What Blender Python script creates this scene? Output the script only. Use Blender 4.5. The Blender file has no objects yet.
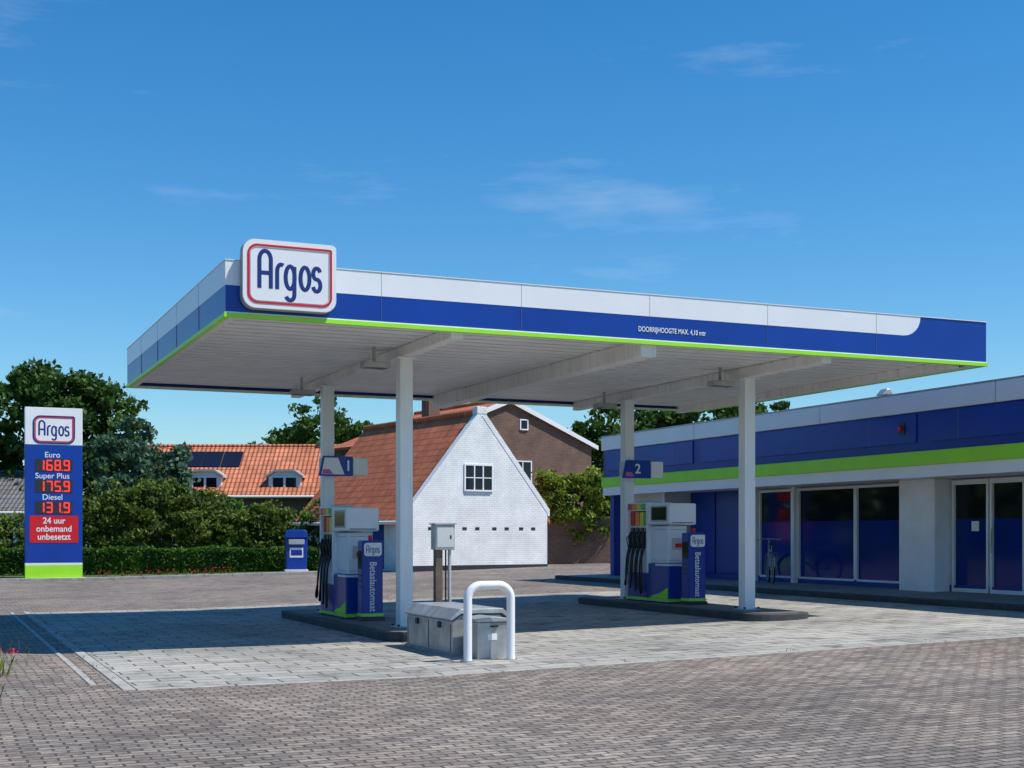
import bpy, math, random
import numpy as np
from mathutils import Vector, Matrix
random.seed(7); rng=np.random.default_rng(11)
R=math.radians
scene=bpy.context.scene
col=scene.collection

# ---------------------------------------------------------------- materials
def _nt(name):
    m=bpy.data.materials.new(name); m.use_nodes=True
    nt=m.node_tree; b=nt.nodes['Principled BSDF']; return m,nt,b
def N(nt,t,**k):
    n=nt.nodes.new(t)
    for a,v in k.items(): setattr(n,a,v)
    return n
def math_n(nt,op,a,b=None,c=None):
    n=N(nt,'ShaderNodeMath',operation=op)
    for i,v in enumerate((a,b,c)):
        if v is None: continue
        if isinstance(v,(int,float)): n.inputs[i].default_value=v
        else: nt.links.new(v,n.inputs[i])
    return n.outputs[0]
def mixc(nt,f,a,b,bt='MIX'):
    n=N(nt,'ShaderNodeMix',data_type='RGBA',blend_type=bt)
    if isinstance(f,(int,float)): n.inputs[0].default_value=f
    else: nt.links.new(f,n.inputs[0])
    for i,v in ((6,a),(7,b)):
        if isinstance(v,(tuple,list)): n.inputs[i].default_value=(*v[:3],1)
        else: nt.links.new(v,n.inputs[i])
    return n.outputs[2]
def ramp(nt,f,stops):
    n=N(nt,'ShaderNodeValToRGB'); e=n.color_ramp.elements
    while len(e)<len(stops): e.new(0.5)
    for i,(p,c) in enumerate(stops):
        e[i].position=p; e[i].color=(*c,1) if isinstance(c,(tuple,list)) else (c,c,c,1)
    nt.links.new(f,n.inputs[0]); return n.outputs[0]
def noise(nt,vec,scale,detail=3,rough=.55):
    n=N(nt,'ShaderNodeTexNoise'); n.inputs['Scale'].default_value=scale
    n.inputs['Detail'].default_value=detail; n.inputs['Roughness'].default_value=rough
    nt.links.new(vec,n.inputs['Vector']); return n.outputs['Fac']
def coords(nt): return N(nt,'ShaderNodeTexCoord').outputs['Object']
def bump(nt,b,h,strength,dist=.01):
    n=N(nt,'ShaderNodeBump'); n.inputs['Strength'].default_value=strength
    n.inputs['Distance'].default_value=dist
    nt.links.new(h,n.inputs['Height']); nt.links.new(n.outputs[0],b.inputs['Normal'])

def M(name,c,rough=.5,metal=0,var=.1,scale=2.,dirt=.0,bmp=0,spec=.5,coat=0,streak=False):
    m,nt,b=_nt(name); co=coords(nt)
    if streak:
        mp=N(nt,'ShaderNodeMapping'); mp.inputs['Scale'].default_value=(6,6,.5); nt.links.new(co,mp.inputs[0]); co2=mp.outputs[0]
    else: co2=co
    f=noise(nt,co,scale,2)
    f=ramp(nt,f,[(.3,0.),(.7,1.)])
    out=mixc(nt,f,[x*(1-var) for x in c],[min(1,x*(1+var)) for x in c])
    if dirt>0:
        d=noise(nt,co2,scale*1.7,5,.7)
        d=ramp(nt,d,[(.5,0.),(.75,1.)])
        d=math_n(nt,'MULTIPLY',d,dirt)
        out=mixc(nt,d,out,(.12,.10,.075))
    nt.links.new(out,b.inputs['Base Color'])
    b.inputs['Roughness'].default_value=rough; b.inputs['Metallic'].default_value=metal
    b.inputs['Specular IOR Level'].default_value=spec; b.inputs['Coat Weight'].default_value=coat
    if bmp: bump(nt,b,noise(nt,co,scale*12,3),bmp,.01)
    return m

def paving(name,c1,c2,mort,bw,rh,ms=.006,var=.35,stain=.35,off=.5,rot=0,vs=1.0,grit=(.7,1.25),tint=None):
    m,nt,b=_nt(name); co=coords(nt)
    mp=N(nt,'ShaderNodeMapping'); mp.inputs['Rotation'].default_value=(0,0,rot); nt.links.new(co,mp.inputs[0])
    nz=N(nt,'ShaderNodeTexNoise'); nz.inputs['Scale'].default_value=.9; nz.inputs['Detail'].default_value=2; nt.links.new(co,nz.inputs['Vector'])
    sc=N(nt,'ShaderNodeVectorMath',operation='SCALE'); nt.links.new(nz.outputs['Color'],sc.inputs[0]); sc.inputs['Scale'].default_value=.14
    ad=N(nt,'ShaderNodeVectorMath',operation='ADD'); nt.links.new(mp.outputs[0],ad.inputs[0]); nt.links.new(sc.outputs[0],ad.inputs[1])
    br=N(nt,'ShaderNodeTexBrick'); br.offset=off
    nt.links.new(ad.outputs[0],br.inputs['Vector'])
    br.inputs['Scale'].default_value=1; br.inputs['Brick Width'].default_value=bw; br.inputs['Row Height'].default_value=rh
    br.inputs['Mortar Size'].default_value=ms; br.inputs['Mortar Smooth'].default_value=.3; br.inputs['Bias'].default_value=0
    br.inputs['Color1'].default_value=(*c1,1); br.inputs['Color2'].default_value=(*c2,1); br.inputs['Mortar'].default_value=(*mort,1)
    base=br.outputs['Color']
    if tint:  # patches where weathered greyer stones were relaid
        pt=ramp(nt,noise(nt,co,.55,5,.7),[(.42,0.),(.62,.75)])
        base=mixc(nt,pt,base,mixc(nt,1.,base,tint,'MULTIPLY'))
    n1=ramp(nt,noise(nt,co,.35*vs,4,.6),[(.3,1-var),(.7,1+var*.4)])
    n2=ramp(nt,noise(nt,co,14,3,.75),[(.25,grit[0]),(.75,grit[1])])
    out=mixc(nt,1.,base,n1,'MULTIPLY'); out=mixc(nt,1.,out,n2,'MULTIPLY')
    s=ramp(nt,noise(nt,co,1.9*vs,5,.65),[(.52,0.),(.70,1.)]); s=math_n(nt,'MULTIPLY',s,stain)
    out=mixc(nt,s,out,(.07,.062,.052))
    l=ramp(nt,noise(nt,co,3.1,2,.5),[(.68,0.),(.74,1.)]); l=math_n(nt,'MULTIPLY',l,.4)
    out=mixc(nt,l,out,(.45,.42,.37))
    nt.links.new(out,b.inputs['Base Color']); b.inputs['Roughness'].default_value=.85
    h=math_n(nt,'MULTIPLY_ADD',br.outputs['Fac'],-1.,math_n(nt,'MULTIPLY',n2,.35))
    bump(nt,b,h,1.,.016)
    return m

def wallbrick(name,c1,c2,mort,painted=False):
    m,nt,b=_nt(name); co=coords(nt)
    sp=N(nt,'ShaderNodeSeparateXYZ'); nt.links.new(co,sp.inputs[0])
    cb=N(nt,'ShaderNodeCombineXYZ'); nt.links.new(math_n(nt,'ADD',sp.outputs[0],sp.outputs[1]),cb.inputs[0]); nt.links.new(sp.outputs[2],cb.inputs[1])
    br=N(nt,'ShaderNodeTexBrick'); nt.links.new(cb.outputs[0],br.inputs['Vector'])
    br.inputs['Scale'].default_value=1; br.inputs['Brick Width'].default_value=.22; br.inputs['Row Height'].default_value=.075
    br.inputs['Mortar Size'].default_value=.008; br.inputs['Mortar Smooth'].default_value=.2
    br.inputs['Color1'].default_value=(*c1,1); br.inputs['Color2'].default_value=(*c2,1); br.inputs['Mortar'].default_value=(*mort,1)
    n=ramp(nt,noise(nt,co,1.3,5,.65),[(.3,.72 if not painted else .84),(.7,1.1)])
    out=mixc(nt,1.,br.outputs['Color'],n,'MULTIPLY')
    if painted:
        f=ramp(nt,noise(nt,co,6,4,.7),[(.62,0.),(.72,.35)]); out=mixc(nt,f,out,(.34,.30,.26))
    nt.links.new(out,b.inputs['Base Color']); b.inputs['Roughness'].default_value=.85
    bump(nt,b,math_n(nt,'MULTIPLY_ADD',br.outputs['Fac'],-1.,n),.5 if painted else .8,.012)
    return m

def rooftile(name,c1,c2,axis):
    m,nt,b=_nt(name); co=coords(nt)
    sp=N(nt,'ShaderNodeSeparateXYZ'); nt.links.new(co,sp.inputs[0])
    cb=N(nt,'ShaderNodeCombineXYZ'); nt.links.new(sp.outputs[axis],cb.inputs[0]); nt.links.new(sp.outputs[2],cb.inputs[1])
    br=N(nt,'ShaderNodeTexBrick'); br.offset=0; nt.links.new(cb.outputs[0],br.inputs['Vector'])
    br.inputs['Scale'].default_value=1; br.inputs['Brick Width'].default_value=.24; br.inputs['Row Height'].default_value=.25
    br.inputs['Mortar Size'].default_value=.022; br.inputs['Mortar Smooth'].default_value=.6
    br.inputs['Color1'].default_value=(*c1,1); br.inputs['Color2'].default_value=(*c2,1); br.inputs['Mortar'].default_value=(*[x*.32 for x in c1],1)
    n=ramp(nt,noise(nt,co,1.1,5,.7),[(.3,.6),(.65,1.1)])
    out=mixc(nt,1.,br.outputs['Color'],n,'MULTIPLY')
    n3=ramp(nt,noise(nt,co,5,3,.7),[(.55,0.),(.75,.5)]); out=mixc(nt,n3,out,(.13,.075,.045))
    nt.links.new(out,b.inputs['Base Color']); b.inputs['Roughness'].default_value=.8
    s=math_n(nt,'SINE',math_n(nt,'MULTIPLY',sp.outputs[axis],2*math.pi/.24))
    saw=math_n(nt,'FRACT',math_n(nt,'MULTIPLY',sp.outputs[2],4.))
    h=math_n(nt,'ADD',s,math_n(nt,'MULTIPLY',saw,-1.2))
    bump(nt,b,h,.8,.025)
    return m

def leafmat(name,dark,light,tip,trans=.35):
    m,nt,b=_nt(name); co=coords(nt)
    n=noise(nt,co,.9,1)
    g=N(nt,'ShaderNodeNewGeometry')
    f=math_n(nt,'ADD',math_n(nt,'MULTIPLY',ramp(nt,n,[(.35,0.),(.65,1.)]),.55),math_n(nt,'MULTIPLY',g.outputs['Random Per Island'],.45))
    out=ramp(nt,f,[(0.,dark),(.5,light),(1.,tip)])
    nt.links.new(out,b.inputs['Base Color']); b.inputs['Roughness'].default_value=.55
    b.inputs['Specular IOR Level'].default_value=.25
    if trans:
        tr=N(nt,'ShaderNodeBsdfTranslucent'); nt.links.new(out,tr.inputs[0])
        mx=N(nt,'ShaderNodeMixShader'); mx.inputs[0].default_value=trans
        nt.links.new(b.outputs[0],mx.inputs[1]); nt.links.new(tr.outputs[0],mx.inputs[2])
        nt.links.new(mx.outputs[0],nt.nodes['Material Output'].inputs[0])
    return m

BLUE=(.005,.050,.33)
m_blue=M('blue_panel_paint',BLUE,.3,0,.10,.7,.03,spec=.4)
m_bluedull=M('blue_fascia_paint',(.005,.042,.30),.35,0,.12,.6,.06,spec=.4)
m_navy=M('navy_lettering',(.010,.03,.19),.4)
m_white=M('white_enamel',(.87,.87,.87),.3,0,.03,.8,.05)
m_pumpw=M('pump_white_enamel',(.84,.88,.93),.3,0,.03,3,.05)
m_whitecol=M('white_column_paint',(.86,.87,.87),.35,0,.04,1.2,.14,streak=True)
m_lime=M('lime_green_strip',(.38,.85,.03),.4,0,.05)
m_soffit=M('soffit_metal',(.86,.86,.85),.4,0,.08,.8,.16)
m_beam=M('beam_paint',(.86,.85,.82),.5,0,.08,1.,.3,streak=True)
m_gap=M('dark_gap',(.02,.02,.022),.8)
m_seam=M('panel_seam',(.16,.19,.26),.6)
m_softgap=M('soffit_joint',(.08,.08,.08),.8)
m_red=M('red_enamel',(.66,.012,.018),.35,0,.05)
m_black=M('black_rubber',(.012,.012,.013),.5)
m_dark=M('dark_plastic',(.03,.03,.035),.4)
m_grey=M('galvanised_steel',(.46,.47,.47),.42,.5,.2,4,.25)
m_greypaint=M('grey_cabinet_paint',(.44,.45,.44),.5,.1,.12,3,.25)
m_brown=M('rusty_post',(.12,.085,.06),.7,0,.3,6,.3)
m_kerb=M('kerb_concrete',(.38,.365,.33),.85,0,.18,3,.35,.3)
m_darkkerb=M('island_dark_kerb',(.055,.057,.06),.7,0,.3,3,.1,.3)
m_island=M('island_paving',(.17,.165,.155),.8,0,.25,3,.3,.3)
m_yellow=M('yellow_tag',(.85,.65,.03),.4); m_green=M('green_tag',(.03,.45,.08),.4); m_orange=M('orange_tag',(.85,.25,.02),.4)
m_screen=M('display_glass',(.015,.02,.02),.1)
m_pink=M('pink_print',(.6,.12,.35),.4)
m_frame=M('white_window_frame',(.84,.85,.84),.4,0,.05,1,.06)
m_pillar=M('white_render_pillar',(.86,.87,.87),.7,0,.06,1.5,.10,.1)
m_greypanel=M('grey_wall_panel',(.60,.61,.61),.6,0,.08,1,.12)
def glassmat(name,c,r=.04,spec=.2):
    m,nt,b=_nt(name); co=coords(nt)
    n=noise(nt,co,.6,2); out=mixc(nt,n,[x*.6 for x in c],c)
    nt.links.new(out,b.inputs['Base Color']); b.inputs['Roughness'].default_value=r
    b.inputs['Specular IOR Level'].default_value=spec
    bump(nt,b,noise(nt,co,.6,1),.05,.02); return m
m_glass=glassmat('dark_window_glass',(.010,.014,.024),.04,.3)
m_glassb=glassmat('blue_filmed_glass',(.004,.035,.26),.08,.25)
m_solar=glassmat('solar_cells',(.012,.018,.04),.15)
m_bark=M('bark',(.09,.065,.045),.9,0,.35,5,.3,.6)
m_concrete=M('roof_bitumen',(.12,.12,.12),.9,0,.2,1)
m_pave=paving('clinker_brick_paving',(.42,.335,.27),(.215,.17,.142),(.085,.074,.058),.205,.105,.011,.32,.5,grit=(.55,1.35),tint=(.78,.86,.90))
m_pad=paving('concrete_tile_paving',(.46,.44,.385),(.35,.335,.30),(.10,.092,.08),.60,.30,.013,.32,.7,.5,grit=(.8,1.15))
m_path=paving('footpath_tiles',(.32,.315,.30),(.26,.255,.24),(.07,.07,.06),.3,.3,.008,.25,.3)
m_whitebrick=wallbrick('white_painted_brick',(.89,.89,.87),(.84,.84,.82),(.68,.68,.66),True)
m_brick=wallbrick('brown_brick',(.21,.11,.072),(.15,.08,.055),(.2,.17,.15))
m_tileY=rooftile('orange_pantile',(.70,.20,.075),(.54,.14,.05),1)
m_tileX=rooftile('orange_pantile_b',(.68,.23,.11),(.55,.17,.08),0)
m_slateX=rooftile('grey_tile',(.20,.19,.19),(.14,.14,.14),0)
m_leafA=leafmat('leaf_dark',(.018,.045,.010),(.055,.12,.02),(.12,.21,.035),.3)
m_leafD=leafmat('leaf_distant',(.02,.05,.012),(.06,.125,.022),(.11,.19,.035),0)
m_leafB=leafmat('leaf_bluegreen',(.03,.07,.045),(.08,.16,.09),(.15,.26,.15))
m_leafC=leafmat('leaf_olive',(.035,.065,.010),(.11,.17,.025),(.22,.28,.045))
m_leafH=leafmat('leaf_hedge',(.015,.05,.008),(.055,.14,.016),(.12,.23,.03))
m_leafL=leafmat('leaf_bright',(.06,.11,.012),(.20,.28,.03),(.34,.42,.06))
m_led,nt,b=_nt('led_red'); co=coords(nt)
nt.links.new(mixc(nt,noise(nt,co,3),(.9,.04,.02),(1,.06,.04)),b.inputs['Base Color']); b.inputs['Emission Color'].default_value=(1,.03,.02,1); b.inputs['Emission Strength'].default_value=.6
m_ground,nt,b=_nt('grass_ground'); co=coords(nt)
o=mixc(nt,noise(nt,co,6,4,.7),(.045,.08,.015),(.13,.16,.04)); o=mixc(nt,ramp(nt,noise(nt,co,.5,3),[(.5,0.),(.7,.7)]),o,(.19,.17,.09))
nt.links.new(o,b.inputs['Base Color']); b.inputs['Roughness'].default_value=.95; bump(nt,b,noise(nt,co,30,3),.8,.03)

# ---------------------------------------------------------------- geometry helpers
def empty(name,loc=(0,0,0),rot=0):
    e=bpy.data.objects.new(name,None); e.location=loc; e.rotation_euler=(0,0,rot); e.empty_display_size=.3
    col.objects.link(e); return e
def add(name,verts,faces,mat,parent=None,bevel=0,smooth=False,segs=2):
    me=bpy.data.meshes.new(name); me.from_pydata([tuple(v) for v in verts],[],faces); me.update()
    o=bpy.data.objects.new(name,me); col.objects.link(o)
    if mat: me.materials.append(mat)
    if parent: o.parent=parent
    if smooth:
        for p in me.polygons: p.use_smooth=True
    if bevel:
        md=o.modifiers.new('b','BEVEL'); md.width=bevel; md.segments=segs; md.limit_method='ANGLE'
    return o
BF=[(0,3,2,1),(4,5,6,7),(0,1,5,4),(1,2,6,5),(2,3,7,6),(3,0,4,7)]
def bverts(x0,x1,y0,y1,z0,z1): return [(x0,y0,z0),(x1,y0,z0),(x1,y1,z0),(x0,y1,z0),(x0,y0,z1),(x1,y0,z1),(x1,y1,z1),(x0,y1,z1)]
def box(name,x0,x1,y0,y1,z0,z1,mat,parent=None,bevel=0):
    return add(name,bverts(x0,x1,y0,y1,z0,z1),BF,mat,parent,bevel)
def boxes(name,L,mat,parent=None,bevel=0):
    V=[];F=[]
    for bb in L:
        k=len(V); V+=bverts(*bb); F+=[tuple(i+k for i in f) for f in BF]
    return add(name,V,F,mat,parent,bevel)
def prism(name,pts,axis,a0,a1,mat,parent=None,bevel=0):
    def mk(p,a):
        return {0:(a,p[0],p[1]),1:(p[0],a,p[1]),2:(p[0],p[1],a)}[axis]
    n=len(pts); V=[mk(p,a0) for p in pts]+[mk(p,a1) for p in pts]
    F=[tuple(range(n)),tuple(reversed(range(n,2*n)))]+[(i,i+n,(i+1)%n+n,(i+1)%n) for i in range(n)]
    o=add(name,V,F,mat,parent,bevel)
    import bmesh
    bm=bmesh.new(); bm.from_mesh(o.data); bmesh.ops.recalc_face_normals(bm,faces=bm.faces); bm.to_mesh(o.data); bm.free()
    return o
def tube(name,pts,r,mat,parent=None,cyc=False,bez=False):
    cu=bpy.data.curves.new(name,'CURVE'); cu.dimensions='3D'; cu.bevel_depth=r; cu.bevel_resolution=4; cu.use_fill_caps=True
    if bez:
        s=cu.splines.new('NURBS'); s.points.add(len(pts)-1)
        for i,p in enumerate(pts): s.points[i].co=(*p,1)
        s.use_endpoint_u=True; s.order_u=3; s.resolution_u=6
    else:
        s=cu.splines.new('POLY'); s.points.add(len(pts)-1)
        for i,p in enumerate(pts): s.points[i].co=(*p,1)
    s.use_cyclic_u=cyc
    o=bpy.data.objects.new(name,cu); col.objects.link(o); cu.materials.append(mat)
    if parent: o.parent=parent
    return o
def text(name,body,size,loc,rot,mat,parent,ext=.004,xs=1,off=0,align='CENTER'):
    cu=bpy.data.curves.new(name,'FONT'); cu.body=body; cu.size=size; cu.extrude=ext; cu.align_x=align; cu.align_y='CENTER'; cu.offset=off
    o=bpy.data.objects.new(name,cu); col.objects.link(o); cu.materials.append(mat); o.location=loc; o.rotation_euler=rot; o.scale=(xs,1,1)
    o.parent=parent; return o
def arc(cx,cz,rx,rz,a0,a1,n=10): return [(cx+rx*math.cos(R(a0+(a1-a0)*i/n)),cz+rz*math.sin(R(a0+(a1-a0)*i/n))) for i in range(n+1)]
def wordmark(loc,width,mat,parent,thick=.1,zs=1.42):
    s=[]
    s.append([(0,0),(0,1.1)]+arc(.36,1.15,.36,.35,180,0)+[(.72,0)]); s.append([(0,.62),(.72,.62)])
    s.append([(1.12,0),(1.12,.72)]+arc(1.38,.72,.26,.28,180,60,7))
    s.append([(2.22,.95),(2.22,-.2)]+arc(1.95,-.2,.27,.22,0,-160,8)); s.append(arc(1.95,.5,.29,.46,0,360,20))
    s.append(arc(2.90,.5,.29,.46,0,360,20))
    s.append(arc(3.66,.73,.23,.23,20,250,9)+arc(3.66,.26,.24,.25,75,-165,9))
    k=width/3.9
    for i,st in enumerate(s):
        o=tube('wordmark_stroke_%d'%i,[((p[0]-1.95)*k,0,(p[1]-.55)*k*zs) for p in st],thick*k,mat,parent)
        o.location=loc; o.scale=(1,.08,1)
def rrect(x0,x1,z0,z1,r,n=7):
    P=[]
    for (cx,cz,a0,rr) in ((x0,z0,180,r[0]),(x1,z0,270,r[1]),(x1,z1,0,r[2]),(x0,z1,90,r[3])):
        sx=1 if cx==x0 else -1; sz=1 if cz==z0 else -1
        for i in range(n+1):
            a=R(a0+90*i/n); P.append((cx+sx*rr+rr*math.cos(a),cz+sz*rr+rr*math.sin(a)))
    return P
def ring(name,outer,inner,y0,y1,mat,parent):
    n=len(outer); V=[(p[0],y,p[1]) for y in (y0,y1) for P in (outer,inner) for p in P]; F=[]
    for i in range(n):
        j=(i+1)%n
        F+=[(i,j,n+j,n+i),(2*n+i,3*n+i,3*n+j,2*n+j),(i,2*n+i,2*n+j,j),(n+i,n+j,3*n+j,3*n+i)]
    return add(name,V,F,mat,parent)

def g(x):
    return max(0.,min(.021*(x-5),.42)) if x>5 else 0.
def sheet(name,poly,dz,mat,parent=None,step=1.0):
    import bmesh
    bm=bmesh.new(); vs=[bm.verts.new((p[0],p[1],0)) for p in poly]; bm.faces.new(vs)
    xs=sorted({5.0,25.0}|set(np.arange(-20,30,5.).tolist()))
    for xx in xs:
        bmesh.ops.bisect_plane(bm,geom=bm.verts[:]+bm.edges[:]+bm.faces[:],plane_co=(xx,0,0),plane_no=(1,0,0))
    for v in bm.verts: v.co.z=g(v.co.x)+dz
    bmesh.ops.recalc_face_normals(bm,faces=bm.faces)
    for f in bm.faces:
        if f.normal.z<0: f.normal_flip()
    me=bpy.data.meshes.new(name); bm.to_mesh(me); bm.free(); me.materials.append(mat)
    o=bpy.data.objects.new(name,me); col.objects.link(o)
    if parent:o.parent=parent
    return o
def rect(x0,x1,y0,y1): return [(x0,y0),(x1,y0),(x1,y1),(x0,y1)]
def kerb(name,pts,w,h,mat):
    V=[];F=[]
    P=[]
    for a,b_ in zip(pts[:-1],pts[1:]):
        n=max(1,int(math.dist(a,b_)/1.0))
        for i in range(n): P.append((a[0]+(b_[0]-a[0])*i/n,a[1]+(b_[1]-a[1])*i/n))
    P.append(pts[-1])
    for a,b_ in zip(P[:-1],P[1:]):
        d=Vector((b_[0]-a[0],b_[1]-a[1])); L=d.length; d/=L; nn=Vector((-d.y,d.x))*w/2
        b2=(a[0]+d.x*(L-.008),a[1]+d.y*(L-.008)); k=len(V)
        q=[(a[0]-nn.x,a[1]-nn.y),(b2[0]-nn.x,b2[1]-nn.y),(b2[0]+nn.x,b2[1]+nn.y),(a[0]+nn.x,a[1]+nn.y)]
        V+=[(x,y,g(x)-.03) for x,y in q]+[(x,y,g(x)+h) for x,y in q]
        F+=[tuple(i+k for i in f) for f in BF]
    return add(name,V,F,mat,None,.012)

# ---------------------------------------------------------------- camera / light / sky
cam=bpy.data.cameras.new('camera'); co_=bpy.data.objects.new('camera',cam); col.objects.link(co_)
co_.location=(0,0,1.57); co_.rotation_euler=(R(90),0,R(-23.7)); cam.lens=1340/1024*36; cam.sensor_width=36
cam.shift_y=151/1024; cam.clip_end=3000; cam.clip_start=.1; scene.camera=co_
sd=Vector((.50,-.38,1)).normalized()
sun=bpy.data.lights.new('sun','SUN'); so=bpy.data.objects.new('sun',sun); col.objects.link(so)
sun.energy=5.0; sun.angle=R(.5); sun.color=(1,.955,.89); so.rotation_euler=sd.to_track_quat('Z','Y').to_euler(); so.location=(20,-10,40)
w=bpy.data.worlds.new('World'); scene.world=w; w.use_nodes=True; nt=w.node_tree
bg=nt.nodes['Background']; sky=N(nt,'ShaderNodeTexSky',sky_type='NISHITA'); sky.sun_disc=False
sky.sun_elevation=math.asin(sd.z); sky.sun_rotation=math.atan2(sd.x,sd.y); sky.air_density=1.15; sky.dust_density=.05; sky.ozone_density=3.0; sky.altitude=0
tc=N(nt,'ShaderNodeTexCoord'); mp=N(nt,'ShaderNodeMapping'); mp.inputs['Scale'].default_value=(1.6,1.6,8); mp.inputs['Location'].default_value=(1.15,.4,.9)
nt.links.new(tc.outputs['Generated'],mp.inputs[0])
c1=ramp(nt,noise(nt,mp.outputs[0],2.4,8,.62),[(.60,0.),(.86,.26)])
hs=N(nt,'ShaderNodeHueSaturation'); hs.inputs['Saturation'].default_value=1.36; hs.inputs['Hue'].default_value=.49; hs.inputs['Value'].default_value=1.18; nt.links.new(sky.outputs[0],hs.inputs['Color'])
tint=mixc(nt,1.,hs.outputs[0],(.62,.80,.98),'MULTIPLY')
o=mixc(nt,c1,tint,(7.0,7.8,8.6)); nt.links.new(o,bg.inputs[0]); bg.inputs[1].default_value=.118
scene.view_settings.view_transform='Standard'; scene.view_settings.look='None'; scene.view_settings.exposure=0

# ---------------------------------------------------------------- ground
V=[];F=[]
xs=[-900,-100,0,5,10,15,20,25,100,900]; ys=[-300,0,50,100,400,1500]
for y in ys:
    for x in xs: V.append((x,y,g(x)-.04))
for j in range(len(ys)-1):
    for i in range(len(xs)-1):
        a=j*len(xs)+i; F.append((a,a+1,a+1+len(xs),a+len(xs)))
add('ground',V,F,m_ground)
sheet('brick_pavement',[(-40,-8),(17.15,-8),(17.15,35.5),(40,35.5),(40,62),(16,62),(15,46.6),(4,48.2),(-40,50.5)],0,m_pave)
sheet('concrete_tile_pavement',rect(1.98,17.15,14.05,28.8),.005,m_pad)
kerb('pavement_edging',[(1.9,13.95),(1.9,28.85)],.13,.014,m_kerb)
kerb('pavement_edging',[(1.98,13.98),(17.1,13.98)],.10,.008,m_kerb)
kerb('pavement_edging',[(1.62,14.6),(1.62,28.85)],.07,.010,m_kerb)
sheet('footpath',rect(17.4,19.6,8,36),.10,m_path)
kerb('footpath_kerb',[(17.29,8),(17.29,36)],.2,.115,m_darkkerb)
sheet('grass_verge',[(-40,50.7),(4,48.4),(14.9,46.8),(15.9,64),(-40,64)],.06,m_ground)
kerb('verge_kerb',[(-40,50.6),(4,48.3),(15,46.7),(16,62)],.15,.10,m_kerb)

# ---------------------------------------------------------------- forecourt canopy
X0,X1,Y0,Y1,ZB,ZT=3.52,16.05,17.1,26.1,4.35,5.07
cn=empty('petrol_station_canopy')
ZW=4.76
t=.09
box('front_fascia',X0,X1,Y0,Y0+t,ZB+.05,ZT,m_blue,cn)
box('rear_fascia',X0,X1,Y1-t,Y1,ZB+.05,ZT,m_blue,cn)
box('side_fascia_near_road',X0,X0+t,Y0+t,Y1-t,ZB+.05,ZT,m_blue,cn)
box('side_fascia_near_shop',X1-t,X1,Y0+t,Y1-t,ZB+.05,ZT,m_blue,cn)
pts=[(X0-.004,ZW),(14.34,ZW)]+[(14.34+.34*math.sin(R(a)),ZW+.31-.31*math.cos(R(a))) for a in range(15,91,15)]+[(14.68,ZT+.004),(X0-.004,ZT+.004)]
prism('white_band_front',pts,1,Y0-.004,Y0+.02,m_white,cn)
box('white_band_side',X0-.004,X0+.02,Y0+.02,Y1+.004,ZW,ZT+.004,m_white,cn)
box('white_band_rear',X0+.02,X1+.004,Y1-.02,Y1+.004,ZW,ZT+.004,m_white,cn)
for nm,b_ in (('lime_strip_front',(X0-.02,X1+.02,Y0-.02,Y0+.05)),('lime_strip_rear',(X0-.02,X1+.02,Y1-.05,Y1+.02)),
              ('lime_strip_side',(X0-.02,X0+.05,Y0+.05,Y1-.05)),('lime_strip_shop_side',(X1-.05,X1+.02,Y0+.05,Y1-.05))):
    box(nm,*b_,ZB,ZB+.055,m_lime,cn)
box('pale_line_front',X0-.008,X1+.008,Y0-.008,Y0+.02,ZB+.057,ZB+.072,m_white,cn)
boxes('fascia_seams',[(x-.002,x+.002,Y0-.006,Y0+.01,ZB+.08,ZT+.004) for x in (5.6,7.65,9.7,11.75,13.8)]+[(X0-.006,X0+.01,y-.002,y+.002,ZB+.08,ZT+.004) for y in (18.9,20.7,22.5,24.3)],m_seam,cn)
boxes('cap_flashing',[(X0-.012,X1+.012,Y0-.012,Y0+.12,ZT+.006,ZT+.018),(X0-.012,X0+.12,Y0+.12,Y1,ZT+.006,ZT+.018),(X1-.12,X1+.012,Y0+.12,Y1,ZT+.006,ZT+.018),(X0-.012,X1,Y1,Y1+.012,ZT+.006,ZT+.018)],m_white,cn)
box('roof_deck',X0+t,X1-t,Y0+t,Y1-t,4.62,4.70,m_concrete,cn)
n=26; W_=(Y1-Y0-2*t-.1)/n
boxes('soffit_boards',[(X0+t+.02,X1-t-.02,Y0+t+.05+i*W_,Y0+t+.05+(i+1)*W_-.055,4.44,4.453) for i in range(n)],m_soffit,cn)
box('soffit_backing',X0+t,X1-t,Y0+t,Y1-t,4.475,4.49,m_softgap,cn)
boxes('soffit_edge_trim',[(X0+.05,X1-.05,Y0+.05,Y0+t+.06,4.36,4.385),(X0+.05,X1-.05,Y1-t-.06,Y1-.05,4.36,4.385),(X0+.05,X0+t+.06,Y0+.16,Y1-.16,4.36,4.385),(X1-t-.06,X1-.05,Y0+.16,Y1-.16,4.36,4.385)],m_beam,cn)
for nm,x,hw,d in (('beam_1',6.73,.09,.16),('beam_2',9.75,.13,.25),('beam_3',12.93,.09,.18),('beam_4',X1-.55,.08,.14)):
    box(nm,x-hw,x+hw,Y0+t+.02,Y1-t-.02,4.44-d,4.438,m_beam,cn,.01)
COLX=(6.73,12.93); COLY=(19.43,23.7)
k=0
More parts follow.
